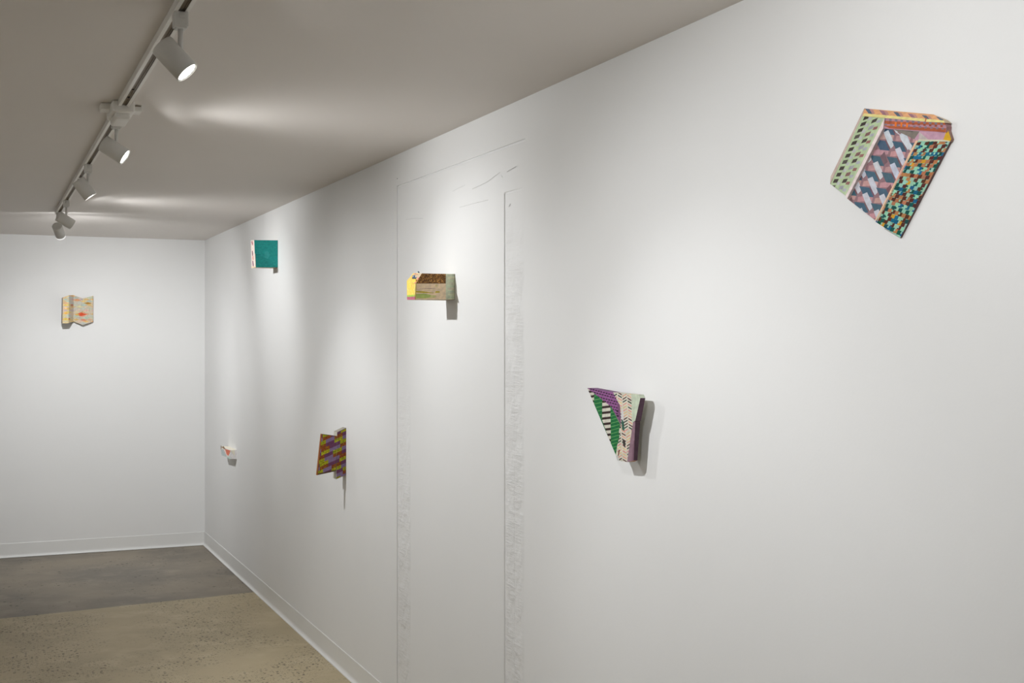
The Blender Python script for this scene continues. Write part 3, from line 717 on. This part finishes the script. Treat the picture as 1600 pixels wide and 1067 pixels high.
# ---------------------------------------------------------------- relief 5: teal cube
def relief_teal():
    K = crop(370, 360, 13.333); X = lambda L: [K(*q) for q in L]
    y0 = at_x(*K(857, 480), W).y
    root = tag(empty('painted_wood_relief', at_x(*K(857, 480), W)), 'square teal block relief with white red-marked end, hung just under the ceiling', 'artwork')
    ol = X([(364, 200), (857, 205), (857, 770), (388, 770)]); rr = random.Random(6); st = []
    for k in range(26):
        x = rr.uniform(390, 800); y = rr.uniform(225, 745); a = rr.uniform(30, 110)
        st.append((X([(x, y), (x + a, y + rr.uniform(-3, 3)), (x + a, y + 8), (x, y + 7)]), jit((34, 136, 132), 7)))
    st += [(X([(580, 440), (640, 430), (700, 500), (650, 590), (580, 570)]), (48, 142, 140)), (X([(390, 500), (500, 495), (490, 515), (390, 518)]), (22, 116, 114)),
           (X([(844, 200), (860, 200), (860, 775), (848, 775)]), (70, 120, 124)), (X([(360, 198), (860, 203), (860, 210), (360, 208)]), (72, 128, 128))]
    facet('teal_panel', ol, lambda px, py: at_y(px, py, y0), (32, 134, 130), st, (40, 120, 118), (0, 1, 0), 0.003, root, gain=1.65)
    pf = W - at_y(*K(376, 485), y0).x
    ol = X([(292, 207), (364, 200), (388, 770), (308, 786)])
    CR, MR = (240, 226, 214), (150, 76, 96)
    st = [(X([(303, 240), (322, 215), (338, 280), (322, 320)]), (176, 92, 104)), (X([(316, 430), (332, 420), (342, 500), (332, 550), (318, 500)]), (120, 60, 86)),
          (X([(322, 550), (348, 530), (352, 610), (330, 620)]), (222, 146, 138)), (X([(322, 640), (340, 620), (354, 720), (346, 775), (330, 730)]), (124, 70, 100)),
          (X([(335, 220), (352, 218), (362, 420), (346, 420)]), (244, 214, 204)), (X([(312, 755), (386, 745), (388, 772), (310, 786)]), (238, 214, 176))]
    facet('end_panel', ol, fit([P(*v, pf) for v in ol]), CR, st, (235, 225, 212), (1, 0, 0), 0.003, root, gain=0.9, label='cream end with red lens shapes')
    yb = P(*K(300, 480), pf).y; zt = at_y(*K(600, 203), y0).z - 0.0008; zb = at_y(*K(600, 770), y0).z + 0.0008
    e = 0.0012; x1 = W - pf + 0.004
    convex_body([Vector((x, y, z)) for x in (x1, W - 0.0008) for y in (y0 + e, yb - 0.001) for z in (zb, zt)], M_ply, root)
relief_teal()

# ---------------------------------------------------------------- relief 6: little white one low in the corner
def relief_small():
    K = crop(330, 680, 17.78); X = lambda L: [K(*q) for q in L]
    y0 = at_x(*K(710, 530), W).y
    root = tag(empty('painted_wood_relief', at_x(*K(710, 530), W)), 'tiny white wooden relief with an orange wedge, low near the corner', 'artwork')
    pc = W - at_y(*K(538, 530), y0).x
    A, Bq, C_, D_ = at_y(*K(540, 415), y0), at_y(*K(714, 405), y0), at_y(*K(708, 660), y0), at_y(*K(522, 655), y0)
    ol = X([(540, 415), (714, 405), (708, 660), (500, 655)])
    facet('white_side', ol, lambda px, py: at_y(px, py, y0), (206, 203, 202), [(X([(495, 600), (560, 640), (540, 660), (495, 660)]), (188, 206, 200))], (205, 203, 200), (0, 1, 0), 0.003, root, gain=1.25)
    # slanted front
    ol = X([(265, 290), (345, 300), (400, 365), (540, 415), (500, 655), (425, 610), (290, 555), (268, 410)])
    pl = [P(*K(265, 290), pc + 0.012), P(*K(540, 415), pc), P(*K(500, 655), pc + 0.006), P(*K(290, 555), pc + 0.014)]
    st = [(X([(385, 380), (535, 425), (505, 520), (470, 575), (425, 520)]), (206, 106, 76)), (X([(270, 412), (330, 375), (440, 575), (420, 600), (290, 555)]), (174, 184, 184)),
          (X([(330, 372), (352, 372), (455, 572), (438, 580)]), (226, 200, 192)), (X([(262, 285), (285, 290), (290, 350), (272, 410), (262, 400)]), (116, 96, 66)), (X([(285, 330), (345, 305), (400, 385), (385, 400), (340, 350), (275, 400)][:4]), (140, 112, 74)),
          (X([(430, 600), (505, 590), (500, 655), (440, 625)]), (186, 206, 198))]
    facet('painted_front', ol, fit(pl), (214, 210, 204), st, (214, 210, 200), (1, 0, 0), 0.004, root, gain=1.2)
    lp = fit(pl)
    top = [lp(*K(265, 290)), lp(*K(400, 365)), at_y(*K(540, 415), y0), at_y(*K(714, 405), y0)]
    yb = top[0].y; zb = at_y(*K(708, 660), y0).z; zt = at_y(*K(714, 405), y0).z
    e = 0.0015
    pts = [Vector((W - 0.0008, y, z)) for y in (y0 + e, yb - 0.01) for z in (zb + e, zt)]
    for q in ((268, 300), (540, 420), (425, 605), (292, 550), (500, 650)):
        v = lp(*K(*q)); pts.append(v + Vector((0.0025, 0.002, 0)))
    convex_body(pts, mat('cream_gesso', (232, 226, 208), 0.6, 0.2, 0.02, 40), root)
relief_small()

# ---------------------------------------------------------------- relief 7: folded panel on the back wall
def relief_folded():
    K = crop(80, 440, 11.86); X = lambda L: [K(*q) for q in L]
    root = tag(empty('painted_wood_relief', PB(*K(500, 500), 0.0)), 'folded screen-like painted relief of pastel diamonds alone on the back wall', 'artwork')
    D = (0, 1, 0)
    xs_ = [(218, 290, 775, 208), (330, 250, 770, 322), (412, 250, 740, 410), (580, 310, 800, 580), (778, 265, 748, 776)]
    pp = [0.150, 0.150, 0.030, 0.062, 0.030]
    pal = [(206, 178, 110), (190, 186, 160), (204, 176, 160), (172, 186, 176), (186, 170, 172), (210, 196, 150), (178, 180, 178), (204, 160, 130)]
    rr = random.Random(9); diam = []
    for r in range(16):
        y = 262 + r * 34
        for c in range(-1, 6):
            x = 200 + c * 130 + (65 if r % 2 else 0) + rr.uniform(-12, 12)
            diam.append((X([(x, y), (x + 66, y - 19), (x + 132, y), (x + 66, y + 19)]), jit(rr.choice(pal), 8)))
    for x, y, a, b, c in ((555, 606, 120, 34, (206, 82, 50)), (680, 400, 80, 20, (168, 122, 40)), (600, 712, 66, 18, (208, 130, 106)), (385, 435, 36, 24, (178, 116, 92)), (335, 692, 22, 18, (176, 96, 60)),
                          (268, 490, 50, 20, (238, 190, 130)), (270, 585, 60, 26, (226, 176, 84)), (265, 690, 54, 28, (206, 180, 80)), (480, 610, 50, 22, (204, 164, 92)), (480, 340, 90, 24, (206, 152, 112)), (270, 440, 50, 24, (214, 184, 100))):
        diam.append((X([(x - a, y), (x, y - b), (x + a, y), (x, y + b)]), c))
    for i in range(4):
        a, b = xs_[i], xs_[i + 1]
        ol = X([(a[0], a[1]), (b[0], b[1]), (b[3], b[2]), (a[3], a[2])])
        pl = [PB(*ol[0], pp[i]), PB(*ol[1], pp[i + 1]), PB(*ol[2], pp[i + 1]), PB(*ol[3], pp[i])]
        facet('folded_leaf', ol, fit(pl), [(206, 184, 128), (196, 180, 164), (192, 184, 168), (194, 186, 164)][i], diam, (150, 138, 122), D, None, root, gain=1.15)
relief_folded()
